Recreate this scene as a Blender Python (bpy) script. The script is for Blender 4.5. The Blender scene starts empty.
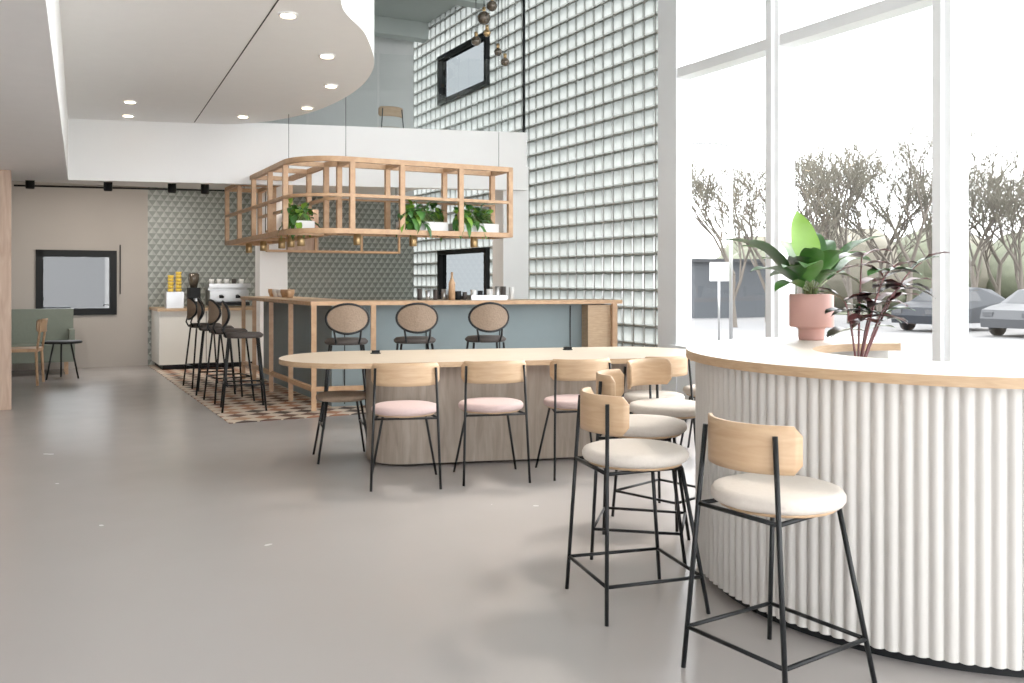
import bpy, bmesh, math, random
from mathutils import Vector, Matrix
random.seed(7)
S=bpy.context.scene
A2=Vector((-.472,.8816)); B2=Vector((.8816,.472))
def P(u,v,z=0): return Vector((A2.x*u+B2.x*v, A2.y*u+B2.y*v, z))
ROOM=math.atan2(B2.y,B2.x)
# ---------------------------------------------------------------- materials
def nt(name):
    m=bpy.data.materials.new(name); m.use_nodes=True
    return m,m.node_tree.nodes,m.node_tree.links,m.node_tree.nodes['Principled BSDF']
def mat(name,col,rough=.5,metal=0,spec=.5,noise=0,nscale=8,bump=0,emit=None,estr=0):
    m,n,l,p=nt(name)
    c=(*col,1)
    p.inputs['Base Color'].default_value=c
    p.inputs['Roughness'].default_value=rough
    p.inputs['Metallic'].default_value=metal
    p.inputs['Specular IOR Level'].default_value=spec
    if emit: 
        p.inputs['Emission Color'].default_value=(*emit,1); p.inputs['Emission Strength'].default_value=estr
    tc=n.new('ShaderNodeTexCoord'); t=n.new('ShaderNodeTexNoise'); t.inputs['Scale'].default_value=nscale; t.inputs['Detail'].default_value=5
    l.new(tc.outputs['Object'],t.inputs['Vector'])
    if noise:
        r=n.new('ShaderNodeMixRGB'); r.inputs[1].default_value=tuple(x*(1-noise) for x in col)+(1,); r.inputs[2].default_value=tuple(min(1,x*(1+noise)) for x in col)+(1,)
        l.new(t.outputs['Fac'],r.inputs[0]); l.new(r.outputs[0],p.inputs['Base Color'])
    if bump:
        b=n.new('ShaderNodeBump'); b.inputs['Strength'].default_value=bump; b.inputs['Distance'].default_value=.01
        l.new(t.outputs['Fac'],b.inputs['Height']); l.new(b.outputs[0],p.inputs['Normal'])
    return m
def wood(name,c1,c2,scale=(2,14,14),rough=.5,rot=0):
    m,n,l,p=nt(name)
    tc=n.new('ShaderNodeTexCoord'); mp=n.new('ShaderNodeMapping'); mp.inputs['Scale'].default_value=scale; mp.inputs['Rotation'].default_value=(0,0,rot)
    t=n.new('ShaderNodeTexNoise'); t.inputs['Scale'].default_value=3; t.inputs['Detail'].default_value=7; t.inputs['Distortion'].default_value=.6
    r=n.new('ShaderNodeValToRGB'); r.color_ramp.elements[0].color=(*c1,1); r.color_ramp.elements[1].color=(*c2,1)
    r.color_ramp.elements[0].position=.3; r.color_ramp.elements[1].position=.7
    l.new(tc.outputs['Object'],mp.inputs[0]); l.new(mp.outputs[0],t.inputs['Vector']); l.new(t.outputs['Fac'],r.inputs[0]); l.new(r.outputs[0],p.inputs['Base Color'])
    p.inputs['Roughness'].default_value=rough
    return m
def M(n,op,a,b=None,c=None):
    x=n.node_tree.nodes.new('ShaderNodeMath'); x.operation=op
    for i,k in enumerate((a,b,c)):
        if k is None: continue
        if isinstance(k,(int,float)): x.inputs[i].default_value=k
        else: n.node_tree.links.new(k,x.inputs[i])
    return x.outputs[0]
WHITE=mat('white_plaster',(.88,.875,.865),.7,noise=.03,nscale=2)
CEILW=mat('ceiling_white',(.92,.915,.905),.75,noise=.02)
LOWC=mat('ceiling_panel_grey',(.86,.855,.85),.7,noise=.03)
BEIGE=mat('beige_plaster',(.40,.36,.32),.8,noise=.06,nscale=1.5,bump=.1)
HALLC=mat('hall_ceiling_grey',(.40,.44,.42),.8,noise=.05)
GREYW=mat('grey_wall',(.62,.63,.62),.8,noise=.04)
FRAMEW=mat('white_aluminium',(.82,.83,.84),.4,noise=.02)
BLACK=mat('black_steel',(.006,.007,.008),.45,spec=.3,noise=.1)
BLKP=mat('black_frame_paint',(.008,.009,.010),.6,spec=.2,noise=.1)
CREAM=mat('cream_upholstery',(.62,.56,.50),.95,noise=.05,nscale=60,bump=.25)
PINK=mat('pink_upholstery',(.58,.43,.41),.95,noise=.06,nscale=60,bump=.25)
OAK=wood('light_oak',(.48,.30,.165),(.59,.40,.24),(2.5,2.5,14))
OAKP=wood('light_oak_frame',(.46,.26,.135),(.58,.36,.20),(5,5,5))
MAPLE=wood('pale_maple_top',(.52,.43,.33),(.60,.505,.395),(3,18,3),.35,rot=.4)
CTOP=wood('counter_cream_top',(.56,.51,.44),(.62,.57,.50),(3,14,3),.35,rot=.5)
EDGE=wood('counter_oak_edge',(.42,.27,.15),(.54,.37,.22),(4,4,30))
CLAD=wood('oak_cladding',(.24,.19,.15),(.37,.305,.245),(9,9,1.1),.55)
PARTW=wood('partition_wood',(.36,.23,.16),(.50,.35,.25),(8,8,1))
RIB=mat('white_ribbed_panel',(.57,.55,.52),.5,noise=.03)
BLUE=mat('blue_grey_panel',(.21,.265,.28),.6,noise=.05)
RATTAN=mat('rattan_brown',(.25,.175,.12),.8,noise=.3,nscale=70,bump=.6)
DARKS=mat('dark_seat_fabric',(.05,.04,.035),.8,noise=.2,nscale=40)
POT=mat('pink_ceramic',(.54,.29,.25),.6,noise=.04)
LEAF=mat('green_leaf',(.03,.11,.02),.35,noise=.35,nscale=10)
LEAFG=mat('fresh_green_leaf',(.06,.18,.03),.45,noise=.3,nscale=10)
LEAFB=mat('bright_green_leaf',(.17,.34,.03),.4,noise=.2,nscale=8)
LEAFD=mat('dark_burgundy_leaf',(.04,.028,.028),.3,noise=.4,nscale=8)
LEAFR=mat('burgundy_leaf_back',(.13,.04,.04),.4,noise=.3,nscale=8)
STEM=mat('plant_stem',(.12,.16,.05),.6,noise=.2)
SOIL=mat('potting_soil',(.04,.03,.02),.95,noise=.4,nscale=40)
SAGE=mat('sage_green_fabric',(.17,.195,.16),.9,noise=.08,nscale=30)
CABW=mat('cabinet_off_white',(.70,.68,.62),.5,noise=.02)
STEEL=mat('brushed_steel',(.5,.5,.5),.3,metal=.9,noise=.1)
BRASS=mat('brass',(.45,.30,.14),.35,metal=.8,noise=.1)
SMOKE=mat('smoked_glass',(.10,.08,.06),.08,metal=.4,noise=.1)
YEL=mat('yellow_paper',(.75,.5,.05),.6,noise=.05)
LAMP=mat('lamp_glow',(1,.9,.75),.5,emit=(1,.80,.55),estr=12,noise=.01)
ASPH=mat('asphalt',(.105,.105,.107),.9,noise=.1,nscale=1)
GRASS=mat('grass_verge',(.095,.105,.065),.9,noise=.2,nscale=.6)
BARK=mat('bare_bark',(.098,.083,.068),.9,noise=.15)
HEDGE=mat('hedge_foliage',(.092,.100,.066),.9,noise=.4,nscale=2)
TWIG=mat('hazy_twig_foliage',(.118,.108,.082),.9,noise=.3,nscale=2)
BLDG=mat('building_cladding',(.06,.066,.074),.8,noise=.1)
FACADE=mat('pale_brick_facade',(.10,.10,.10),.9,noise=.12,nscale=3)
CARP=mat('car_paint_grey',(.016,.019,.024),.4,metal=.0,spec=.2,noise=.02)
CARW=mat('car_paint_silver',(.05,.052,.056),.35,spec=.25,noise=.02)
CGL=mat('car_glass',(.012,.014,.017),.3,spec=.3,noise=.1)
RUB=mat('tyre_rubber',(.01,.01,.01),.8,noise=.1)
PLATE=mat('porcelain',(.75,.74,.72),.3,noise=.02)
def floor_mat():
    m,n,l,p=nt('poured_resin_floor')
    tc=n.new('ShaderNodeTexCoord'); t=n.new('ShaderNodeTexNoise'); t.inputs['Scale'].default_value=.9; t.inputs['Detail'].default_value=8
    r=n.new('ShaderNodeValToRGB'); r.color_ramp.elements[0].color=(.345,.318,.306,1); r.color_ramp.elements[1].color=(.39,.362,.348,1)
    l.new(tc.outputs['Object'],t.inputs['Vector']); l.new(t.outputs['Fac'],r.inputs[0]); l.new(r.outputs[0],p.inputs['Base Color'])
    t2=n.new('ShaderNodeTexNoise'); t2.inputs['Scale'].default_value=3; l.new(tc.outputs['Object'],t2.inputs['Vector'])
    mr=n.new('ShaderNodeMapRange'); mr.inputs[3].default_value=.20; mr.inputs[4].default_value=.30
    l.new(t2.outputs['Fac'],mr.inputs[0]); l.new(mr.outputs[0],p.inputs['Roughness'])
    p.inputs['Specular IOR Level'].default_value=.55
    return m
FLOOR=floor_mat()
def floor_tile():
    m,n,l,p=nt('patterned_cement_tile')
    tc=n.new('ShaderNodeTexCoord'); mp=n.new('ShaderNodeMapping'); mp.inputs['Rotation'].default_value=(0,0,-ROOM+math.pi/4)
    l.new(tc.outputs['Object'],mp.inputs[0]); s=n.new('ShaderNodeSeparateXYZ'); l.new(mp.outputs[0],s.inputs[0])
    x=M(m,'DIVIDE',s.outputs[0],.155); y=M(m,'DIVIDE',s.outputs[1],.155)
    ix=M(m,'FLOOR',x); iy=M(m,'FLOOR',y)
    par=M(m,'MODULO',M(m,'ABSOLUTE',M(m,'ADD',ix,iy)),2)
    wn=n.new('ShaderNodeTexWhiteNoise'); cb=n.new('ShaderNodeCombineXYZ'); l.new(ix,cb.inputs[0]); l.new(iy,cb.inputs[1]); l.new(cb.outputs[0],wn.inputs['Vector'])
    r=n.new('ShaderNodeValToRGB'); r.color_ramp.interpolation='CONSTANT'
    e=r.color_ramp.elements; e[0].color=(.10,.04,.025,1); e[0].position=0; e[1].color=(.33,.14,.07,1); e[1].position=.4
    k=e.new(.7); k.color=(.42,.25,.15,1); k=e.new(.86); k.color=(.05,.03,.025,1)
    l.new(wn.outputs['Value'],r.inputs[0])
    mc=n.new('ShaderNodeMixRGB'); l.new(par,mc.inputs[0]); mc.inputs[1].default_value=(.62,.52,.42,1); l.new(r.outputs[0],mc.inputs[2])
    l.new(mc.outputs[0],p.inputs['Base Color']); p.inputs['Roughness'].default_value=.55; p.inputs['Specular IOR Level'].default_value=.3
    return m
FTILE=floor_tile()
def wall_tile():
    m,n,l,p=nt('scallop_wall_tile')
    tc=n.new('ShaderNodeTexCoord'); mp=n.new('ShaderNodeMapping'); mp.inputs['Rotation'].default_value=(0,0,-ROOM)
    l.new(tc.outputs['Object'],mp.inputs[0]); s=n.new('ShaderNodeSeparateXYZ'); l.new(mp.outputs[0],s.inputs[0])
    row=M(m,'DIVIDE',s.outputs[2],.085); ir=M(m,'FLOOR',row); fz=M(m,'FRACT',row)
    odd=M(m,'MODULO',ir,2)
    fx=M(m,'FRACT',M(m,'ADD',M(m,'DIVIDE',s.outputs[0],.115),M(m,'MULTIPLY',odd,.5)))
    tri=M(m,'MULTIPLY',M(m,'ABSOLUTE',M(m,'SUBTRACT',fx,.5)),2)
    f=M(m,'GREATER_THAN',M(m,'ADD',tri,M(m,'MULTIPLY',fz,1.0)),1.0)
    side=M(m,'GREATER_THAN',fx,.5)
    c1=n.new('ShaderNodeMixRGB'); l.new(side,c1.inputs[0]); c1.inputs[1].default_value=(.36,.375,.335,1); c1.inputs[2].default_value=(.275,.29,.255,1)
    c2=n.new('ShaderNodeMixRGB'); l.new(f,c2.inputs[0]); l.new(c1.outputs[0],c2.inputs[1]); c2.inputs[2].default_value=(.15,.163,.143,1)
    l.new(c2.outputs[0],p.inputs['Base Color']); p.inputs['Roughness'].default_value=.4
    return m
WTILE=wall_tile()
def glass_mat(name='window_glass',tint=(.97,.98,.98,1)):
    m=bpy.data.materials.new(name); m.use_nodes=True; n=m.node_tree.nodes; l=m.node_tree.links; n.clear()
    o=n.new('ShaderNodeOutputMaterial'); t=n.new('ShaderNodeBsdfTransparent'); g=n.new('ShaderNodeBsdfGlossy'); g.inputs['Roughness'].default_value=.02
    t.inputs[0].default_value=tint; f=n.new('ShaderNodeLayerWeight')
    f.inputs[0].default_value=.5
    fac=M(m,'ADD',M(m,'MULTIPLY',M(m,'POWER',f.outputs['Facing'],4),.5),.04)
    x=n.new('ShaderNodeMixShader'); l.new(fac,x.inputs[0]); l.new(t.outputs[0],x.inputs[1]); l.new(g.outputs[0],x.inputs[2]); l.new(x.outputs[0],o.inputs[0])
    return m
GLASS=glass_mat(); TINTG=glass_mat('tinted_glass',(.075,.082,.085,1))
def block_mat(name,col,tw=.8,rough=.15):
    m=bpy.data.materials.new(name); m.use_nodes=True; n=m.node_tree.nodes; l=m.node_tree.links; n.clear()
    o=n.new('ShaderNodeOutputMaterial'); t=n.new('ShaderNodeBsdfTranslucent'); g=n.new('ShaderNodeBsdfGlossy'); g.inputs['Roughness'].default_value=rough
    tc=n.new('ShaderNodeTexCoord'); w=n.new('ShaderNodeTexNoise'); w.inputs['Scale'].default_value=9; w.inputs['Detail'].default_value=2
    l.new(tc.outputs['Object'],w.inputs['Vector'])
    r=n.new('ShaderNodeMixRGB'); r.inputs[1].default_value=tuple(c*.75 for c in col)+(1,); r.inputs[2].default_value=tuple(min(1,c*1.25) for c in col)+(1,)
    l.new(w.outputs['Fac'],r.inputs[0]); l.new(r.outputs[0],t.inputs[0])
    x=n.new('ShaderNodeMixShader'); x.inputs[0].default_value=1-tw; l.new(t.outputs[0],x.inputs[1]); l.new(g.outputs[0],x.inputs[2]); l.new(x.outputs[0],o.inputs[0])
    return m
BLK=block_mat('glass_block_face',(.25,.268,.262),.85)
BLKR=block_mat('glass_block_rim',(.15,.165,.158),.8)
MORT=mat('mortar_joint',(.34,.33,.30),.8,noise=.1)
# ---------------------------------------------------------------- builder
class Bd:
    def __init__(s): s.v=[]; s.f=[]; s.m=[]; s.mats=[]; s.sm=[]
    def mi(s,m):
        if m not in s.mats: s.mats.append(m)
        return s.mats.index(m)
    def add(s,vs,fs,m,smooth=False):
        o=len(s.v); s.v+= [tuple(v) for v in vs]; k=s.mi(m)
        for f in fs: s.f.append(tuple(i+o for i in f)); s.m.append(k); s.sm.append(smooth)
    def box(s,c,d,m,rot=0):
        hx,hy,hz=d[0]/2,d[1]/2,d[2]/2; cs,sn=math.cos(rot),math.sin(rot)
        vs=[]
        for z in(-hz,hz):
            for x,y in((-hx,-hy),(hx,-hy),(hx,hy),(-hx,hy)):
                vs.append((c[0]+x*cs-y*sn,c[1]+x*sn+y*cs,c[2]+z))
        s.add(vs,[(3,2,1,0),(4,5,6,7),(0,1,5,4),(1,2,6,5),(2,3,7,6),(3,0,4,7)],m)
    def uv(s,u0,u1,v0,v1,z0,z1,m):
        c=P((u0+u1)/2,(v0+v1)/2,(z0+z1)/2); s.box(c,(abs(v1-v0),abs(u1-u0),z1-z0),m,ROOM)
    def tube(s,pts,r,m,seg=8,cap=True,r2=None):
        pts=[Vector(p) for p in pts]; n=len(pts); vs=[]; fs=[]
        up=None
        for i,p in enumerate(pts):
            d=(pts[min(i+1,n-1)]-pts[max(i-1,0)]).normalized()
            if up is None: up=Vector((0,0,1)) if abs(d.z)<.9 else Vector((1,0,0))
            a=d.cross(up).normalized(); b=a.cross(d).normalized(); up=b
            rr=r if r2 is None else r+(r2-r)*i/(n-1)
            for k in range(seg):
                t=2*math.pi*k/seg; vs.append(p+a*rr*math.cos(t)+b*rr*math.sin(t))
        for i in range(n-1):
            for k in range(seg):
                fs.append((i*seg+k,i*seg+(k+1)%seg,(i+1)*seg+(k+1)%seg,(i+1)*seg+k))
        if cap: fs+= [tuple(range(seg))[::-1],tuple((n-1)*seg+k for k in range(seg))]
        s.add(vs,fs,m,True)
    def lathe(s,prof,c,m,seg=28,sx=1,sy=1):
        vs=[];fs=[];n=len(prof)
        for r,z in prof:
            for k in range(seg):
                t=2*math.pi*k/seg; vs.append((c[0]+r*sx*math.cos(t),c[1]+r*sy*math.sin(t),c[2]+z))
        for i in range(n-1):
            for k in range(seg): fs.append((i*seg+k,i*seg+(k+1)%seg,(i+1)*seg+(k+1)%seg,(i+1)*seg+k))
        fs+=[tuple(range(seg))[::-1],tuple((n-1)*seg+k for k in range(seg))]
        s.add(vs,fs,m,True)
    def prism(s,poly,z0,z1,m,ms=None,smooth=False):
        n=len(poly); vs=[(p[0],p[1],z0) for p in poly]+[(p[0],p[1],z1) for p in poly]
        s.add(vs,[tuple(range(n))[::-1],tuple(range(n,2*n))],m)
        s.add(vs,[(i,(i+1)%n,(i+1)%n+n,i+n) for i in range(n)],ms or m,smooth)
    def band(s,inn,out,z0,z1,mt,ms,mi=None):
        n=len(inn)
        vs=[(p[0],p[1],z0) for p in inn]+[(p[0],p[1],z0) for p in out]+[(p[0],p[1],z1) for p in inn]+[(p[0],p[1],z1) for p in out]
        s.add(vs,[(2*n+i,3*n+i,3*n+i+1,2*n+i+1) for i in range(n-1)]+[(i,i+1,n+i+1,n+i) for i in range(n-1)],mt)
        s.add(vs,[(n+i,n+i+1,3*n+i+1,3*n+i) for i in range(n-1)],ms,True)
        s.add(vs,[(i+1,i,2*n+i,2*n+i+1) for i in range(n-1)],mi or ms,True)
        s.add(vs,[(0,n,3*n,2*n),(n-1,2*n-1,4*n-1,3*n-1)],ms)
    def leaf(s,base,tip,w,lift,m,m2=None,droop=0,side=None,n=9,fold=.25):
        base=Vector(base); tip=Vector(tip); d=tip-base; L=d.length
        sd=Vector(side) if side else d.cross(Vector((0,0,1)))
        if sd.length<1e-4: sd=Vector((1,0,0))
        sd.normalize(); up=sd.cross(d).normalized()
        if up.z<0: up=-up
        vs=[];fs=[]
        for i in range(n+1):
            t=i/n; c=base+d*t+up*lift*L*4*t*(1-t)-Vector((0,0,1))*droop*L*t*t*t
            ww=w*(math.sin(math.pi*min(1,t**.8))**.75 if 0<t<1 else 0)*.5
            wav=math.sin(t*14)*.03*w
            vs+= [c-sd*ww+up*(ww*fold+wav),c,c+sd*ww+up*(ww*fold-wav)]
        for i in range(n):
            a=i*3
            fs+=[(a,a+3,a+4,a+1),(a+1,a+4,a+5,a+2)]
        s.add(vs,fs,m,True)
    def finish(s,name,loc=(0,0,0),rot=0,bevel=0,parent=None):
        me=bpy.data.meshes.new(name); me.from_pydata(s.v,[],s.f)
        for m in s.mats: me.materials.append(m)
        for p,k,sm in zip(me.polygons,s.m,s.sm): p.material_index=k; p.use_smooth=sm
        me.update()
        ob=bpy.data.objects.new(name,me); S.collection.objects.link(ob); ob.location=loc; ob.rotation_euler=(0,0,rot)
        if bevel:
            b=ob.modifiers.new('b','BEVEL'); b.width=bevel; b.segments=2; b.limit_method='ANGLE'; b.angle_limit=math.radians(50)
        if parent: ob.parent=parent
        return ob
def catmull(pts,per=8,closed=False):
    pts=[Vector(p) for p in pts]; n=len(pts); out=[]
    rng=range(n) if closed else range(n-1)
    for i in rng:
        g=(lambda k:pts[k%n]) if closed else (lambda k:pts[max(0,min(n-1,k))])
        p0,p1,p2,p3=g(i-1),g(i),g(i+1),g(i+2)
        for j in range(per):
            t=j/per
            out.append(.5*((2*p1)+(-p0+p2)*t+(2*p0-5*p1+4*p2-p3)*t*t+(-p0+3*p1-3*p2+p3)*t**3))
    if not closed: out.append(pts[-1])
    return out
def paneU(b,u0,u1,v,z0,z1,m=None): b.add([P(u0,v,z0),P(u1,v,z0),P(u1,v,z1),P(u0,v,z1)],[(0,1,2,3)],m or GLASS)
def paneV(b,u,v0,v1,z0,z1,m=None): b.add([P(u,v0,z0),P(u,v1,z0),P(u,v1,z1),P(u,v0,z1)],[(0,1,2,3)],m or GLASS)
V0=6.0; UB=14.9; ZH=5.7; ZC=3.1; ZL=2.42; ZK=2.75
# ---------------------------------------------------------------- floor
b=Bd(); b.uv(-6,UB+.2,-6,V0+.1,-.15,0,FLOOR); b.finish('floor')
b=Bd(); b.uv(8.45,UB-.02,1.6,V0-.2,.0,.006,FTILE); b.finish('floor_tile_inlay')
# ---------------------------------------------------------------- back wall with window opening
b=Bd(); t=.2
wv0,wv1,wz0,wz1=.07,1.16,.79,1.76
b.uv(UB,UB+t,-6,wv0,0,ZK,BEIGE); b.uv(UB,UB+t,wv1,1.6,0,ZK,BEIGE); b.uv(UB,UB+t,wv0,wv1,0,wz0,BEIGE); b.uv(UB,UB+t,wv0,wv1,wz1,ZK,BEIGE)
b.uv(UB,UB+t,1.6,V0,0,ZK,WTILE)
b.uv(UB,UB+t,-6,V0,ZK,ZH,GREYW); b.finish('wall_back')
def win_black(name,axis,a0,a1,z0,z1,w,pos,g=None):
    b=Bd()
    def bx(p0,p1,q0,q1,m,d0,d1):
        if axis=='v': b.uv(pos+d0,pos+d1,p0,p1,q0,q1,m)
        else: b.uv(p0,p1,pos+d0,pos+d1,q0,q1,m)
    bx(a0,a1,z0,z0+w,BLKP,-.04,.10); bx(a0,a1,z1-w,z1,BLKP,-.04,.10); bx(a0,a0+w,z0,z1,BLKP,-.04,.10); bx(a1-w,a1,z0,z1,BLKP,-.04,.10)
    if axis=='v': paneV(b,pos+.03,a0+w,a1-w,z0+w,z1-w,g)
    else: paneU(b,a0+w,a1-w,pos+.03,z0+w,z1-w,g)
    return b.finish(name)
win_black('window_1','v',wv0,wv1,wz0,wz1,.10,UB)
b=Bd(); b.uv(UB-.03,UB-.005,1.2,1.215,1.1,1.85,BLKP); b.finish('window_blind_cord')
b=Bd(); b.uv(-6,UB,-6.2,-6,0,ZH,BEIGE); b.finish('wall_left')
b=Bd(); p0=Vector((-5.09,9.15)); c=p0-B2*1.5
b.box((c.x,c.y,1.21),(3,.12,2.42),PARTW,ROOM); b.finish('wall_partition')
# ---------------------------------------------------------------- glass block wall
b=Bd(); ux0=7.70; pit=.2
nU=int((UB-ux0)/pit); nZ=int(ZH/pit)
holes=[(11.9,13.7,1.0,1.8),(11.9,13.7,4.2,5.0)]
def inhole(u,z): return any(h[0]-.02<u<h[1]+.02 and h[2]-.02<z<h[3]+.02 for h in holes)
for i in range(nU+1):
    for j in range(nZ+1):
        u=ux0+(i+.5)*pit; z=(j+.5)*pit
        if u>UB-.05 or inhole(u,z): continue
        g=.093; k=.077
        def ring(h,dv): return [P(u-h,V0+dv,z-h),P(u+h,V0+dv,z-h),P(u+h,V0+dv,z+h),P(u-h,V0+dv,z+h)]
        vs=ring(g,.05)+ring(g,.01)+ring(k,-.012)
        b.add(vs,[(0,1,5,4),(1,2,6,5),(2,3,7,6),(3,0,4,7),(4,5,9,8),(5,6,10,9),(6,7,11,10),(7,4,8,11)],BLKR)
        b.add(vs,[(8,9,10,11)],BLK)
for i in range(nU+2):
    u=ux0+i*pit
    if u>UB: break
    if not any(h[0]<u<h[1] for h in holes): b.uv(u-.009,u+.009,V0+.0,V0+.06,0,ZH,MORT)
    else:
        for z0,z1 in((0,1.0),(1.8,4.2),(5.0,ZH)): b.uv(u-.009,u+.009,V0,V0+.06,z0,z1,MORT)
for j in range(nZ+2):
    z=j*pit
    if z>ZH: break
    if any(h[2]<z<h[3] for h in holes):
        b.uv(ux0,11.9,V0,V0+.06,z-.009,z+.009,MORT); b.uv(13.7,UB,V0,V0+.06,z-.009,z+.009,MORT)
    else: b.uv(ux0,UB,V0,V0+.06,z-.009,z+.009,MORT)
b.finish('wall_glass_block')
win_black('window_2','u',11.9,13.7,1.0,1.8,.07,V0-.03,TINTG)
win_black('window_3','u',11.9,13.7,4.2,5.0,.07,V0-.03,TINTG)
b=Bd(); b.uv(7.44,7.70,V0-.12,V0+.12,0,ZH,FRAMEW); b.finish('trim_1')
us=[7.44]+[6.0-1.7*i for i in range(8)]
for i in range(8):
    u1,u0=us[i],us[i+1]; b=Bd()
    b.uv(u0,u0+.07,V0-.16,V0+.08,0,ZH,FRAMEW)
    b.uv(u1-.05,u1,V0-.12,V0+.08,0,ZH,FRAMEW)
    for z0,z1 in((.0,.62),(3.40,3.50),(ZH-.1,ZH)): b.uv(u0+.07,u1-.05,V0-.11,V0+.08,z0,z1,FRAMEW)
    paneU(b,u0+.07,u1-.05,V0,.62,3.40); paneU(b,u0+.07,u1-.05,V0,3.5,ZH-.1)
    b.uv(u0,u1,V0-.18,V0-.07,.60,.64,FRAMEW)
    b.finish('window_%d'%(i+4))
# ---------------------------------------------------------------- ceilings
b=Bd(); b.uv(-6,UB+.2,-6,V0+.2,ZH,ZH+.15,HALLC)
for u in(2,4.5,7,9.5,12,14.2): b.uv(u,u+.25,-6,V0,ZH-.28,ZH,HALLC)
b.finish('ceiling')
F0=Vector((-4.92,9.98)); FE=Vector((.185,11.1)); FD=(FE-F0).normalized(); FN=Vector((-FD.y,FD.x))
FL=F0-FD*7
q=P(-6,-.396); q2=P(-6,-6)
b=Bd(); b.prism([q.to_2d(),F0,FL,q2.to_2d()][::-1],ZL,ZC+.2,LOWC,CEILW)
b.finish('ceiling_low_left')
b=Bd(); e1=P(UB,5.4).to_2d(); e2=P(UB,-6).to_2d()
b.prism([F0+FN*.1-FD*7,F0+FN*.1,FE+FN*.1,e1,e2],ZK,ZC,CEILW)
b.prism([FL,FE,FE+FN*.12,FL+FN*.12],ZL,ZC+.03,WHITE)
b.finish('ceiling_kitchen_mezzanine')
edge=[P(-6,1.5).to_2d(),P(0,1.45).to_2d(),P(2,1.5).to_2d(),P(4,1.60).to_2d(),Vector((-1.08,5.7)),Vector((-1.07,6.6)),Vector((-1.17,7.6)),Vector((-1.52,8.6)),Vector((-2.1,9.55)),Vector((-2.75,10.15)),Vector((-3.3,10.34))]
ed=catmull(edge,8)
b=Bd(); b.prism([q.to_2d()]+ed+[F0],ZC,ZC+.95,CEILW,WHITE)
def seam(p,q,w=.009):
    p=Vector(p);q=Vector(q); c=(p+q)/2; d=q-p
    b.box((c.x,c.y,ZC-.001),(d.length,w,.004),BLKP,math.atan2(d.y,d.x))
seam((-1.42,5.6),(-3.6,10.2)); 
b.finish('ceiling_curved_slab')
b=Bd()
for px,py,lt in((288,14,1),(327,55,1),(331,85,0),(307,107,0),(243,118,0),(126,132,0),(130,116,0)):
    d=min(1.8*900/(281-py),9.8)
    if (px,py)==(126,132): px=128; d=9.75
    if (px,py)==(130,116): d=9.0
    c=((px-512)/900*d,d,ZC)
    b.lathe([(.065,-.012),(.068,-.006),(.068,0)],c,WHITE,18); b.lathe([(.05,-.018),(.05,-.012)],c,LAMP,16)
    if lt:
        l=bpy.data.lights.new('downlight_lamp','SPOT'); l.energy=40; l.color=(1,.85,.68); l.spot_size=1.9; l.shadow_soft_size=.05
        lo=bpy.data.objects.new('downlight_lamp',l); S.collection.objects.link(lo); lo.location=(c[0],c[1],ZC-.04)
b.finish('recessed_downlights')
b=Bd()
tr=lambda x,d,z=2.68:((x-512)/900*d,d,z)
p1=Vector(tr(14,11.6)); p2=Vector(tr(262,12.6)); b.tube([p1,p2],.02,BLKP,6)
p1=Vector(tr(14,13.0)); p2=Vector(tr(262,13.9)); b.tube([p1,p2],.015,BLKP,6)
for x,d in((30,11.7),(108,12.0),(172,12.25),(205,12.4)):
    c=tr(x,d,2.5); b.lathe([(.05,0),(.055,.02),(.055,.16),(.05,.17)],c,BLKP,14); b.tube([(c[0],c[1],2.66),(c[0],c[1],2.75)],.012,BLKP,6)
    l=bpy.data.lights.new('track_spot_lamp','SPOT'); l.energy=45; l.color=(1,.93,.84); l.spot_size=2.4; l.spot_blend=1; l.shadow_soft_size=.06
    lo=bpy.data.objects.new('track_spot_lamp',l); S.collection.objects.link(lo); lo.location=(c[0],c[1],2.48)
    lo.rotation_euler=Vector((A2.x*.8,A2.y*.8,-.75)).to_track_quat('-Z','Y').to_euler()
b.finish('track_spotlights')
b=Bd()
for u,v in((11.5,3.6),(13.0,3.6),(12.2,4.8),(10.9,4.9)):  # added fill lamps with glowing discs, put in to brighten the kitchen and back
    c=P(u,v,ZK); b.lathe([(.065,-.012),(.068,-.006),(.068,0)],c,WHITE,18); b.lathe([(.05,-.018),(.05,-.012)],c,LAMP,16)
    l=bpy.data.lights.new('kitchen_fill_lamp','SPOT'); l.energy=80; l.color=(1,.90,.78); l.spot_size=2.3; l.spot_blend=1; l.shadow_soft_size=.06
    lo=bpy.data.objects.new('kitchen_fill_lamp',l); S.collection.objects.link(lo); lo.location=(c[0],c[1],ZK-.04)
b.finish('kitchen_fill_lights')
b=Bd(); b.box((-.02,11.45,1.37),(.36,.3,2.75),WHITE,ROOM); b.finish('wall_column')
b=Bd(); b.box((-3.53,13.2,1.37),(.40,.3,2.75),WHITE,ROOM); b.finish('wall_column_kitchen')
b=Bd()
for i in range(5):
    s0=F0+FD*(.9+i*.85)+FN*.4; s1=F0+FD*(.9+i*.85+.82)+FN*.4; c=(s0+s1)/2
    if (c-F0).length<1.5: continue
    b.box((c.x,c.y,ZC+.505),(.82,.012,1.0),GLASS,math.atan2(FD.y,FD.x))
b.finish('glass_balustrade')
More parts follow.
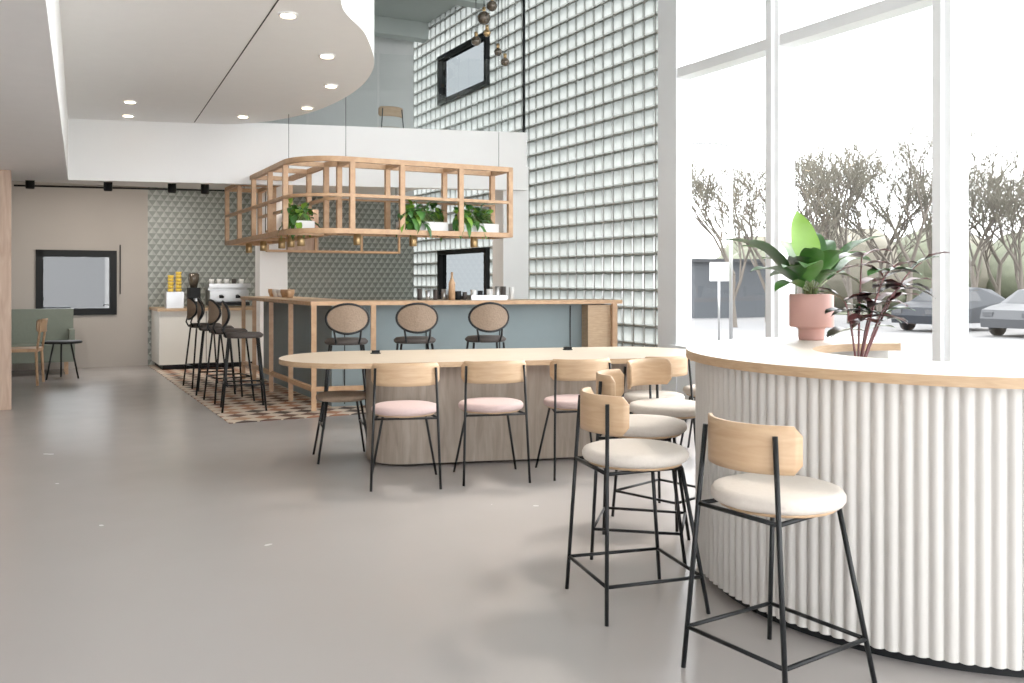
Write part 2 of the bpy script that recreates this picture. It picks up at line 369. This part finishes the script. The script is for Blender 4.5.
# ---------------------------------------------------------------- ribbed counter
C=Vector((1.87,3.93)); base_r=1.03
def cpath(r,n,a0=84,a1=298,arm=2.0):
    L1=math.radians(a1-a0)*base_r; L=L1+arm; out=[]
    for i in range(n+1):
        s_=L*i/n
        if s_<=L1:
            a=math.radians(a0)+s_/base_r; nv=Vector((math.cos(a),math.sin(a))); p=C+nv*base_r
        else:
            a=math.radians(a1); nv=Vector((math.cos(a),math.sin(a))); p=C+nv*base_r+Vector((-nv.y,nv.x))*(s_-L1)
        out.append((p,nv,s_))
    return out
b=Bd()
N=1170; path=cpath(0,N); rib=.046
outer=[p+nv*(.018*abs(math.sin(math.pi*s_/rib))**.6) for p,nv,s_ in path]
inner=[p-nv*.30 for p,nv,s_ in path]
b.band(inner,outer,.04,.955,RIB,RIB)
pth=cpath(0,120)
b.band([p-nv*.27 for p,nv,_ in pth],[p-nv*.03 for p,nv,_ in pth],0,.04,BLKP,BLKP)
b.band([p-nv*.50 for p,nv,_ in pth],[p+nv*.06 for p,nv,_ in pth],.955,.992,CTOP,EDGE)
b.finish('ribbed_bar_counter')
# ---------------------------------------------------------------- seating
def arcplate(b,R,ang,z0,z1,th,m,cy=0,tilt=0):
    n=18; nz=6; vs=[];fs=[]
    for side in(0,1):
        r=R+th*side
        for i in range(n+1):
            t=-1+2*i/n; a=t*ang
            edge=max(0,(abs(t)-.86)/.14); sh=(1-math.sqrt(max(0,1-edge*edge)))*.4
            for j in range(nz+1):
                zz=j/nz*2-1; z=(z0+z1)/2+zz*(z1-z0)/2*(1-sh)
                y=cy-math.cos(a)*r - tilt*(z-z0)
                vs.append((math.sin(a)*r,y,z))
    W=nz+1; O=(n+1)*W
    for i in range(n):
        for j in range(nz):
            a=i*W+j; fs.append((a,a+1,a+W+1,a+W)); fs.append((O+a,O+a+W,O+a+W+1,O+a+1))
        a=i*W; fs.append((a,a+W,O+a+W,O+a)); a=i*W+nz; fs.append((a,O+a,O+a+W,a+W))
    for j in range(nz):
        fs.append((j,O+j,O+j+1,j+1)); a=n*W+j; fs.append((a,a+1,O+a+1,O+a))
    b.add(vs,fs,m,True)
def chair(name,x,y,rot,hs,seat,foot=None,back=(.10,.235),bm=OAK,spread=.205,sr=.21,bR=.225,lx=.15):
    b=Bd()
    b.lathe([(0.001,-.002),(sr*.9,-.002),(sr*.97,.004),(sr,.015),(sr,.03),(sr*.96,.043),(sr*.85,.05),(sr*.4,.052),(0.001,.052)],(0,0,hs-.052),seat,36)
    b.lathe([(0.001,-.012),(sr*.88,-.012),(sr*.90,-.002),(0.001,-.002)],(0,0,hs-.052),OAK,28)
    zb=hs-.07
    ft=[(-spread,-spread),(spread,-spread),(spread,spread),(-spread,spread)]
    zt=hs+back[1]-.03; cy=.005+(bR-.225)*.8
    ly=cy-math.sqrt((bR+.012)**2-lx*lx)
    tops=[(-lx,ly,zt),(lx,ly,zt),(.135,.14,zb),(-.135,.14,zb)]
    r=.0085
    for f,t in zip(ft,tops): b.tube([(f[0],f[1],0),t],r,BLACK,8)
    def at(k,z):
        f=ft[k];t=tops[k];q=z/t[2]; return (f[0]+(t[0]-f[0])*q,f[1]+(t[1]-f[1])*q,z)
    for k in range(4): b.tube([at(k,zb),at((k+1)%4,zb)],r*.9,BLACK,6)
    if foot:
        for k in range(4): b.tube([at(k,foot),at((k+1)%4,foot)],r*.85,BLACK,6)
    arcplate(b,bR-.012,1.02,hs+back[0],hs+back[1],.014,bm,cy=cy)
    return b.finish(name,(x,y,0),rot)
def face(x,y,tx,ty): return math.atan2(ty-y,tx-x)-math.pi/2
for (x,y,dr) in((.875,2.97,-.18),(.50,3.66,.10),(.63,4.36,.1),(.86,4.97,.0)):
    chair('bar_stool',x,y,face(x,y,C.x,C.y)+dr,.63,CREAM,foot=.14,back=(.075,.225),spread=.215,sr=.215,lx=.145)
tr_=math.radians(12)
for x,y,r in((-.69,5.80,tr_-.06),(-.14,5.96,tr_),(.43,6.12,tr_+.05),(1.0,6.35,tr_+.4),(1.5,6.75,tr_+1.0)):
    chair('dining_chair',x,y,r,.51,PINK if x<.9 else CREAM,back=(.135,.275),sr=.215,bR=.25,spread=.215,lx=.19)
def low_stool(x,y):
    b=Bd(); b.lathe([(0.001,0),(.17,0),(.19,.012),(.19,.03),(.17,.045),(0.001,.048)],(0,0,.43),RATTAN,28)
    for sx,sy in((-1,-1),(1,-1),(1,1),(-1,1)): b.tube([(.19*sx,.19*sy,0),(.12*sx,.12*sy,.43)],.009,BLACK,8)
    for k in(-1,1): b.tube([(.15*k,-.15,.25),(.15*k,.15,.25)],.007,BLACK,6)
    b.finish('low_stool',(x,y,0),.3)
low_stool(-1.25,6.62)
def rattan_stool(x,y,rot):
    b=Bd(); hs=.76
    b.lathe([(0.001,-.03),(.18,-.03),(.195,-.015),(.195,0),(.17,.02),(0.001,.025)],(0,0,hs),DARKS,28)
    ft=[(-.21,-.21),(.21,-.21),(.21,.21),(-.21,.21)]; tp=[(-.14,-.14,hs-.03),(.14,-.14,hs-.03),(.14,.14,hs-.03),(-.14,.14,hs-.03)]
    for f,t in zip(ft,tp): b.tube([(f[0],f[1],0),t],.011,BLACK,8)
    for k in range(4):
        q=.36; g=lambda i:(ft[i][0]+(tp[i][0]-ft[i][0])*q,ft[i][1]+(tp[i][1]-ft[i][1])*q,.27)
        b.tube([g(k),g((k+1)%4)],.009,BLACK,6)
    n=32
    ring=[]
    for k in range(n+1):
        t=2*math.pi*k/n; x_=.185*math.cos(t); z=.965+.13*math.sin(t); ring.append((x_,-.20+x_*x_*1.6,z))
    b.tube(ring,.013,BLACK,8,cap=False)
    for yo in(-.008,.008):
        vs=[(0,-.20+yo,.965)]+[(p[0]*s_,-.20+yo+(p[0]*s_)**2*1.6,.965+(p[2]-.965)*s_) for s_ in(.5,.96) for p in ring[:-1]]
        fs=[(0,1+k,1+(k+1)%n) for k in range(n)]+[(1+k,1+n+k,1+n+(k+1)%n,1+(k+1)%n) for k in range(n)]
        b.add(vs,fs,RATTAN,True)
    for sx in(-1,1): b.tube([(.10*sx,-.17,hs-.02),(.11*sx,-.2,.8),(.12*sx,-.18,.87)],.010,BLACK,8)
    b.finish('rattan_bar_stool',(x,y,0),rot)
for x,y in((-1.50,8.15),(-.90,8.33),(-.25,8.5)): rattan_stool(x,y,math.radians(14))
for u,dr in((9.3,-.15),(10.05,.1),(10.8,-.2),(11.55,.1)): 
    p=P(u,1.9); rattan_stool(p.x,p.y,ROOM-math.pi/2+dr)
# ---------------------------------------------------------------- long table
def stadium(L,W,n=20,sq=1.0):
    h=L/2-W/2*sq; out=[]
    for k in range(n+1):
        a=-math.pi/2+math.pi*k/n; out.append((h+W/2*sq*math.cos(a),W/2*math.sin(a)))
    for k in range(n+1):
        a=math.pi/2+math.pi*k/n; out.append((-h+W/2*sq*math.cos(a),W/2*math.sin(a)))
    return out
b=Bd(); b.prism(stadium(3.2,1.12),.715,.75,MAPLE,EDGE)
b.prism([(x+.14,y) for x,y in stadium(2.25,.66,14,.8)],0.02,.715,CLAD,CLAD,True)
for x,y in((-.9,.25),(.62,.3)):
    b.lathe([(.04,0),(.04,.006),(.03,.008)],(x,y,.75),BLKP,20); b.box((x,y,.765),(.06,.04,.02),BLKP)
b.finish('long_communal_table',(-.1,6.76,0),tr_)
# ---------------------------------------------------------------- kitchen island bar
A=Vector((-2.0,8.95)); E=Vector((1.2,9.78)); D=A+A2*3.4
e=(E-A).normalized(); n1=Vector((-e.y,e.x)); 
def inter(p,d,q,g):
    den=d.x*g.y-d.y*g.x; w=q-p; t=(w.x*g.y-w.y*g.x)/den; return p+d*t
def Lpoly(o,w,end=0):
    c0=inter(A+n1*o,e,A+B2*o,A2); c1=inter(A+n1*w,e,A+B2*w,A2)
    return [c0,E+n1*o-e*end,E+n1*w-e*end,c1,D+B2*w-A2*end,D+B2*o-A2*end]
b=Bd(); b.prism(Lpoly(0,.62),1.055,1.095,EDGE,OAKP); b.prism(Lpoly(.28,.58,.1),0,1.055,BLUE)
fr=.05
def post(p,z0=0,z1=1.055): b.box((p.x,p.y,(z0+z1)/2),(fr,fr,z1-z0),OAKP,math.atan2(e.y,e.x))
for t in(.03,.62,3.22): post(A+e*t+n1*.03)
for t in(.9,1.8,2.7,3.35): post(A+A2*t+B2*.03)
def rail(p,q,z,w=.045,h=.045,m=OAKP):
    d=q-p; c=(p+q)/2; b.box((c.x,c.y,z),(d.length,w,h),m,math.atan2(d.y,d.x))
rail(A+n1*.03,A+n1*.03+e*.62,.22); rail(A+B2*.03,A+B2*.03+A2*3.35,.22)
rail(A+n1*.03+e*.62,A+n1*.27+e*.62,.22); 
for t in(.35,1.2,2.0,2.8):
    p=A+e*t+n1*.275; b.box((p.x,p.y,.53),(.01,.006,1.0),BLKP,math.atan2(e.y,e.x))
p=E-e*.2+n1*.33; b.box((p.x,p.y,.52),(.34,.52,1.04),EDGE,math.atan2(e.y,e.x))
b.finish('kitchen_island_bar')
b=Bd()
for i in range(13):
    t=1.15+i*.085+random.random()*.03; p=A+e*t+n1*(.45+random.random()*.1)
    h=.07+random.random()*.08; r=.025+random.random()*.015
    b.lathe([(r*.7,0),(r,.01),(r,h),(r*.85,h)],(p.x,p.y,1.095),random.choice([DARKS,BLKP,PLATE,STEEL]),12)
p=A+e*1.5+n1*.4
b.lathe([(.035,0),(.035,.18),(.012,.24),(.012,.30)],(p.x,p.y,1.095),OAKP,14)
p=A+e*1.9+n1*.45; b.box((p.x,p.y,1.12),(.4,.25,.05),STEEL,.25)
b.finish('bar_crockery')
b=Bd(); p=A+A2*2.2+B2*.35
for i in range(5):
    q_=p+A2*(i*.22); b.lathe([(.04,0),(.06,.06),(.06,.1),(.05,.1)],(q_.x,q_.y,1.095),random.choice([PLATE,OAKP]),14)
b.finish('stacked_bowls')
# ---------------------------------------------------------------- hanging shelf frame
b=Bd(); fu,fv=8.51,2.26
def fpath(off,u_end=12.1,v_end=4.55):
    pts=[]; R=.5
    pts.append(P(u_end,fv+off)); 
    for k in range(13):
        a=k/12*math.pi/2; rr=R-off
        uc,vc=fu+R,fv+R
        if rr>0.02: pts.append(P(uc-rr*math.sin(a),vc-rr*math.cos(a)))
    pts.append(P(fu+off,v_end)); return pts
def rung(pts,z,w=.05,h=.05,m=OAKP):
    inn=[];out=[]
    for i,p in enumerate(pts):
        d=(pts[min(i+1,len(pts)-1)]-pts[max(i-1,0)]).to_2d().normalized(); nn=Vector((-d.y,d.x))
        out.append(p.to_2d()-nn*w/2); inn.append(p.to_2d()+nn*w/2)
    b.band(inn,out,z-h/2,z+h/2,m,m)
for off in(0,.42):
    for z in(1.79,2.14,2.49): rung(fpath(off),z,h=.05 if z!=2.14 else .03)
def pst(u,v): c=P(u,v,2.14); b.box(c,(.05,.05,.74),OAKP,ROOM)
for v in(2.78,3.3,3.95,4.53):
    for off in(0,.42): pst(fu+off,v)
    for z in(1.79,2.49): b.uv(fu,fu+.42,v-.025,v+.025,z-.024,z+.024,OAKP)
for u in(9.05,9.7,10.5,11.3,12.08):
    for off in(0,.42): pst(u,fv+off)
    for z in(1.79,2.49): b.uv(u-.025,u+.025,fv,fv+.42,z-.024,z+.024,OAKP)
b.uv(fu+.02,fu+.40,2.8,4.5,1.80,1.812,WHITE); b.uv(fu+.02,fu+.40,2.8,4.5,2.14,2.15,WHITE)
b.uv(9.07,12.05,fv+.02,fv+.4,1.80,1.812,WHITE)
for (u,v) in((fu+.2,2.9),(fu+.2,3.5),(fu+.2,4.2),(9.2,fv+.2),(10.0,fv+.2),(10.9,fv+.2),(11.7,fv+.2),(9.6,fv+.2)):
    c=P(u,v,1.66); b.lathe([(.035,0),(.04,.005),(.04,.115),(.03,.12)],c,BRASS,14)
for (u,v) in((fu+.2,2.78),(fu+.2,4.5),(9.7,fv+.2),(12.0,fv+.2)):
    z1=ZC if v<2.6 else ZH
    if u>10.8: z1=ZK
    b.tube([P(u,v,2.5),P(u,v,z1)],.003,BLACK,5)
b.finish('hanging_shelf_frame')
b=Bd()
for z in(2.0,1.72): b.uv(13.0,13.3,3.0,5.0,z,z+.03,OAKP)
for v in(3.0,3.7,4.4,5.0): b.uv(13.0,13.03,v-.015,v+.015,1.72,2.0,OAKP); 
b.uv(13.05,13.25,3.3,3.75,1.75,2.35,PARTW)
for v in(3.0,5.0): b.tube([P(13.15,v,2.0),P(13.15,v,ZK)],.006,BLACK,5)
b.finish('hanging_wood_shelf')
def planter(u,v,du,dv,dens,z=1.812,rad=.30):
    b=Bd(); b.uv(u-du/2,u+du/2,v-dv/2,v+dv/2,z,z+.10,PLATE)
    for i in range(dens):
        a=random.random()*6.28; r=random.random()**.5
        o=P(u+math.cos(a)*du*.5*r,v+math.sin(a)*dv*.5*r,z+.10)
        d=Vector((math.cos(a+ROOM),math.sin(a+ROOM),random.uniform(-.3,1.2))).normalized()
        L=random.uniform(.08,rad)
        m_=o+d*L*.6+Vector((0,0,.03)); t_=o+d*L+Vector((0,0,-.12 if random.random()<.5 else .02))
        b.tube([o,m_],.003,STEM,4,cap=False)
        b.leaf(m_,t_+Vector((random.uniform(-.03,.03),random.uniform(-.03,.03),0)),random.uniform(.045,.085),.15,random.choice([LEAF,LEAFG,LEAFG,LEAFB]),n=5)
    return b
planter(fu+.2,3.6,.2,.5,220).finish('trailing_planter')
planter(fu+.2,4.2,.2,.5,190).finish('trailing_planter')
planter(9.3,fv+.2,.5,.2,160).finish('trailing_planter')
# ---------------------------------------------------------------- plants on counter
pc=Vector((1.57,4.72,.992))
b=Bd(); b.lathe([(.001,0),(.062,0),(.066,.01),(.066,.055),(.075,.065),(.108,.068),(.112,.075),(.112,.235),(.108,.24),(.098,.24),(.098,.21),(.001,.205)],pc,POT,40)
b.lathe([(.001,.208),(.097,.211)],pc,SOIL,20)
def at(px,py,d): return Vector(((px-512)/900*d,d,1.3-(py-281)/900*d))
o=pc+Vector((0,0,.21))
specs=[((721,240),4.55,.15,.10,LEAF),((742,246),4.8,.15,.12,LEAFG),((750,272),4.5,.12,.1,LEAF),((775,292),4.5,.11,.12,LEAFG),((797,211),4.8,.155,.02,LEAFB),((780,240),4.9,.15,.06,LEAFG),
((828,240),5.0,.17,.08,LEAF),((884,236),4.75,.14,.1,LEAF),((866,252),4.6,.13,.12,LEAFG),((845,275),4.5,.13,.15,LEAF),((762,258),4.95,.14,.1,LEAFG),((815,232),5.05,.14,.05,LEAF),((806,268),4.35,.14,.14,LEAFG),((872,262),5.0,.12,.12,LEAF),((770,276),5.0,.13,.1,LEAF),((842,250),4.45,.15,.1,LEAFG),((795,257),4.5,.16,.1,LEAF),((822,260),4.6,.16,.1,LEAFG),((784,268),4.45,.14,.1,LEAF),((832,270),4.8,.14,.1,LEAF),((812,248),4.4,.12,.1,LEAFG)]
for (tp,d,w,lf,m) in specs:
    t=at(tp[0],tp[1],d); st=o+(t-o)*.25+Vector((0,0,.05)); q_=o+(t-o)*.1+Vector((0,0,.04))
    b.tube([o+Vector((random.uniform(-.03,.03),random.uniform(-.03,.03),-.01)),q_,st],.005,STEM,6,r2=.003)
    sd=(1,.1,.0) if tp==(797,211) else None
    b.leaf(st,t,w,lf*1.2,m,side=sd,fold=.3,n=12)
b.finish('potted_philodendron')
b=Bd(); rc=Vector((1.66,4.32,0))
b.lathe([(.001,0),(.09,0),(.12,.6),(.13,.86),(.12,.87),(.11,.84),(.001,.83)],rc,BLKP,28); b.lathe([(.001,.835),(.11,.838)],rc,SOIL,18)
o=rc+Vector((0,0,.84))
for k,(tx,ty,d) in enumerate(((862,256,4.4),(842,300,4.35),(890,270,4.3),(876,305,4.4),(922,262,4.4),(905,285,4.35))):
    t=at(tx,ty,d); pts=catmull([o,o+(t-o)*.4+Vector((0,0,.08)),o+(t-o)*.75+Vector((0,0,.07)),t],5)
    b.tube(pts,.006,LEAFR,6,r2=.003)
    for i in range(5,len(pts),3):
        for sg in(-1,1):
            dr=Vector((sg*random.uniform(.5,1),random.uniform(-.5,.3),random.uniform(-.3,.4))).normalized()*random.uniform(.13,.18)
            b.leaf(pts[i],pts[i]+dr,.095,.12,random.choice([LEAFD,LEAFD,LEAFR,LEAF]),fold=.2)
b.finish('potted_rubber_plant')
# ---------------------------------------------------------------- back bar
b=Bd(); b.uv(13.9,14.88,1.65,5.6,.08,.86,CABW); b.uv(13.95,14.88,1.7,5.55,0,.08,BLKP); b.uv(13.85,14.9,1.62,5.65,.86,.9,EDGE)
for v in(2.3,3.0,3.7,4.4,5.0): b.uv(13.893,13.9,v-.004,v+.004,.1,.85,BLKP)
b.finish('back_bar_cabinet')
b=Bd()
b.uv(14.05,14.45,2.38,2.95,1.0,1.16,STEEL); b.uv(14.2,14.45,2.38,2.95,.93,1.26,STEEL); b.uv(14.0,14.45,2.36,2.97,1.20,1.26,STEEL); b.uv(13.98,14.45,2.38,2.95,.93,.98,BLKP)
for v in(2.45,2.88): b.uv(14.0,14.06,v-.02,v+.02,.9,.93,BLKP)
for v in(2.54,2.78): b.tube([P(14.05,v,1.08),P(13.88,v,1.06)],.018,BLKP,8); b.lathe([(.04,0),(.04,.05)],P(14.08,v,1.04),BLKP,12)
for i in range(5): b.lathe([(.03,0),(.04,.07),(.035,.07)],P(14.2,2.43+i*.11,1.26),random.choice([PLATE,DARKS]),10)
b.finish('espresso_machine')
b=Bd()
b.box(P(14.2,2.17,1.05),(.16,.25,.3),BLKP,ROOM); b.lathe([(.05,0),(.08,.12),(.08,.2),(.06,.22)],P(14.2,2.17,1.2),SMOKE,16); b.box(P(14.0,2.17,1.02),(.05,.18,.04),STEEL,ROOM)
b.finish('coffee_grinder')
b=Bd()
for v,h in((1.83,.30),(1.94,.34)): 
    for k in range(int(h/.05)): b.lathe([(.035,0),(.045,.045),(.04,.045)],P(14.1,v,1.14+k*.05),YEL,12)
b.box(P(14.1,1.88,1.02),(.24,.22,.24),STEEL,ROOM)
b.finish('yellow_paper_cups')
# ---------------------------------------------------------------- nook furniture
def G(px,d): return Vector(((px-512)/900*d,d,0))
b=Bd()
b.uv(13.9,14.5,-2.5,.55,.18,.42,SAGE); b.uv(14.42,14.6,-2.5,.55,.42,.9,SAGE); b.uv(13.95,14.5,.48,.55,.42,.62,SAGE)
for v in(-2.3,-.9,.45):
    for u in(14.0,14.45): b.uv(u-.02,u+.02,v-.02,v+.02,0,.18,OAKP)
b.finish('green_bench_sofa')
b=Bd(); b.lathe([(.001,0),(.24,0),(.25,.01),(.24,.03),(.001,.03)],(0,0,.47),BLKP,28)
for k in range(3):
    a=k*2.09; b.tube([(.22*math.cos(a),.22*math.sin(a),0),(.12*math.cos(a),.12*math.sin(a),.47)],.012,BLACK,6)
b.finish('side_table',G(62,12.0),0)
b=Bd()
b.box((0,0,.44),(.44,.42,.04),OAKP)
for x,y in((-.2,-.19),(.2,-.19),(.2,.19),(-.2,.19)): b.tube([(x*1.1,y*1.1,0),(x,y,.44)],.016,OAKP,8)
for x in(-.2,.2): b.tube([(x,-.2,.44),(x,-.25,.82)],.014,OAKP,8)
arcplate(b,.3,.7,.66,.82,.018,OAKP,cy=.04)
b.finish('wooden_chair',G(22,11.3),1.9)
c=G(388,13.4); o_=chair('dining_chair',c.x,c.y,.5,.475,CREAM,back=(.14,.285)); o_.location.z=ZC+.002
b=Bd()
for px,py,d,r in((484,18,10,.075),(492,6,10.1,.06),(476,41,10,.055),(505,62,10.2,.05),(487,33,9.9,.04),(498,52,10,.045)):
    c=at(px,py,d); n=10
    b.lathe([(max(.001,r*math.sin(math.pi*k/n)),-r*math.cos(math.pi*k/n)) for k in range(n+1)],c,SMOKE if py!=33 else BRASS,18)
    b.lathe([(.02,0),(.02,.05)],c+Vector((0,0,r*.9)),BRASS,10)
    b.tube([c+Vector((0,0,r)),(c.x,c.y,ZH)],.004,BLACK,5)
b.finish('globe_pendant_cluster')
b=Bd(); c=at(524,100,11.9); b.tube([(c.x,c.y,ZC-.0),(c.x,c.y,ZH)],.018,BLACK,8); b.finish('black_conduit_pipe')
# ---------------------------------------------------------------- exterior
GZ=-.4
b=Bd(); b.uv(-60,90,V0+.3,V0+90,GZ-.1,GZ,ASPH); b.uv(-60,90,V0+2,V0+7,GZ,GZ+.04,GRASS); b.uv(-60,90,V0+30,V0+60,GZ,GZ+.06,GRASS)
b.uv(UB+.3,90,-40,V0+.3,GZ-.1,GZ,ASPH)
b.finish('ground_exterior')
b=Bd(); b.uv(24,30,-14,3.5,GZ,3.6,FACADE)
for v in(-12,-9,-6,-3,0): b.uv(23.95,24,v,v+1.6,.6,2.2,CGL)
b.finish('neighbour_building_exterior')
def tree(x,y,h):
    b=Bd()
    def br(p,d,L,r,k):
        q=p+d*L*.5+Vector((random.uniform(-.05,.05),random.uniform(-.05,.05),0))*L; e_=q+(d+Vector((random.uniform(-.15,.15),random.uniform(-.15,.15),.1))).normalized()*L*.5
        b.tube([p,q,e_],r,BARK if k>1 else TWIG,3 if k<4 else 5,cap=False,r2=r*.65)
        if k==0: return
        for i in range(3 if k>1 else 4):
            a=random.uniform(0,6.28); sp=random.uniform(.35,.8)
            nd=(d+Vector((math.cos(a)*sp,math.sin(a)*sp,random.uniform(0,.3)))).normalized()
            s_=q if i==0 else e_
            br(s_,nd,L*random.uniform(.66,.84),max(r*.62,.014),k-1)
    br(Vector((0,0,0)),Vector((0,0,1)),h*.26,h*.015,6)
    b.finish('bare_tree',(x,y,GZ),0)
for px,d,h in((735,33,7.5),(768,37,8.5),(797,35,8),(822,38,9),(850,36,8.5),(880,39,9.5),(908,37,9),(935,40,9),(975,38,9),(1000,40,9.5),(1025,37,8),(1065,38,8)):
    c=G(px,d); tree(c.x,c.y,h)
b=Bd()
for i in range(110):
    px=735+i*3.6; d=54+random.uniform(-5,5); c=G(px,d); r=random.uniform(1.0,2.6)
    prof=[(max(.01,r*math.sin(math.pi*k/7)*random.uniform(.75,1.2)),r*(1-math.cos(math.pi*k/7))*random.uniform(.85,1.0)) for k in range(8)]
    b.lathe(prof,(c.x,c.y,GZ),random.choice([HEDGE,TWIG]),9)
b.finish('hedge_row')
b=Bd(); c=G(696,44); b.box((c.x,c.y,.9),(4.6,5,2.6),BLDG,.3)
for i in range(3): b.box((c.x-1.3+i*1.3,c.y-2.7+.35*i,.8),(.8,.06,1.1),CGL,.3)
b.box((c.x,c.y,2.25),(4.9,5.3,.15),CARW,.3)
b.finish('office_building_exterior')
b=Bd(); c=G(731,22); b.tube([(c.x,c.y,GZ),(c.x,c.y,4.6)],.045,STEEL,8); b.tube([(c.x,c.y,4.6),(c.x-.5,c.y,4.7)],.035,STEEL,8); b.box((c.x-.7,c.y,4.7),(.5,.2,.08),STEEL); b.finish('street_lamp')
b=Bd(); c=G(719,24); b.tube([(c.x,c.y,GZ),(c.x,c.y,1.8)],.03,STEEL,8); b.box((c.x,c.y-.04,1.55),(.5,.04,.5),PLATE); b.finish('parking_sign')
def car(px,d,rot,m):
    c=G(px,d); b=Bd()
    prof=[(-2.05,.28),(-2.1,.55),(-2.0,.82),(-1.55,.93),(-1.1,1.0),(-.45,1.42),(.35,1.48),(1.1,1.40),(1.75,1.02),(2.05,.92),(2.1,.5),(2.0,.28)]
    n=len(prof)
    L=[(x,-.86 if z<1.03 else -.68,z) for x,z in prof]; R_=[(x,-y,z) for x,y,z in L]
    b.add(L+R_,[tuple(range(n)),tuple(range(n,2*n))[::-1]]+[(i,i+n,(i+1)%n+n,(i+1)%n) for i in range(n)],m)
    for sy in(-1,1):
        b.add([(-.95,sy*.81,1.02),(-.42,sy*.71,1.36),(.3,sy*.71,1.42),(1.0,sy*.71,1.34),(1.5,sy*.81,1.03)],[(0,1,2,3,4)],CGL)
        for x in(-1.3,1.3):
            b.tube([(x,sy*.70,.33),(x,sy*.90,.33)],.33,RUB,18); b.tube([(x,sy*.89,.33),(x,sy*.91,.33)],.2,STEEL,14)
        b.box((-2.03,sy*.62,.68),(.12,.32,.14),CARW)
    b.add([(-1.08,-.66,1.02),(-1.08,.66,1.02),(-.5,.6,1.41),(-.5,-.6,1.41)],[(0,1,2,3)],CGL)
    b.finish('parked_car',(c.x,c.y,GZ),rot)
car(953,31,.5,CARP); car(1048,28,.5,CARW)
# ---------------------------------------------------------------- light & camera
w=bpy.data.worlds.new('World'); S.world=w; w.use_nodes=True
bg=w.node_tree.nodes['Background']; bg.inputs[0].default_value=(.965,.98,1,1); bg.inputs[1].default_value=7.6
l=bpy.data.lights.new('sun','SUN'); l.energy=3.6; l.angle=math.radians(9); l.color=(1,.92,.82)
lo=bpy.data.objects.new('sun',l); S.collection.objects.link(lo)
lo.rotation_euler=Vector((-.75*.64,-.66*.64,-.77)).to_track_quat('-Z','Y').to_euler()
cam=bpy.data.cameras.new('camera'); co=bpy.data.objects.new('camera',cam); S.collection.objects.link(co)
co.location=(0,0,1.3); co.rotation_euler=(math.pi/2,0,0); cam.sensor_width=36; cam.lens=900/1024*36; cam.shift_y=-60.5/1024; cam.clip_end=300
S.camera=co
S.view_settings.view_transform='Standard'; S.view_settings.exposure=0.0; S.view_settings.gamma=1.14
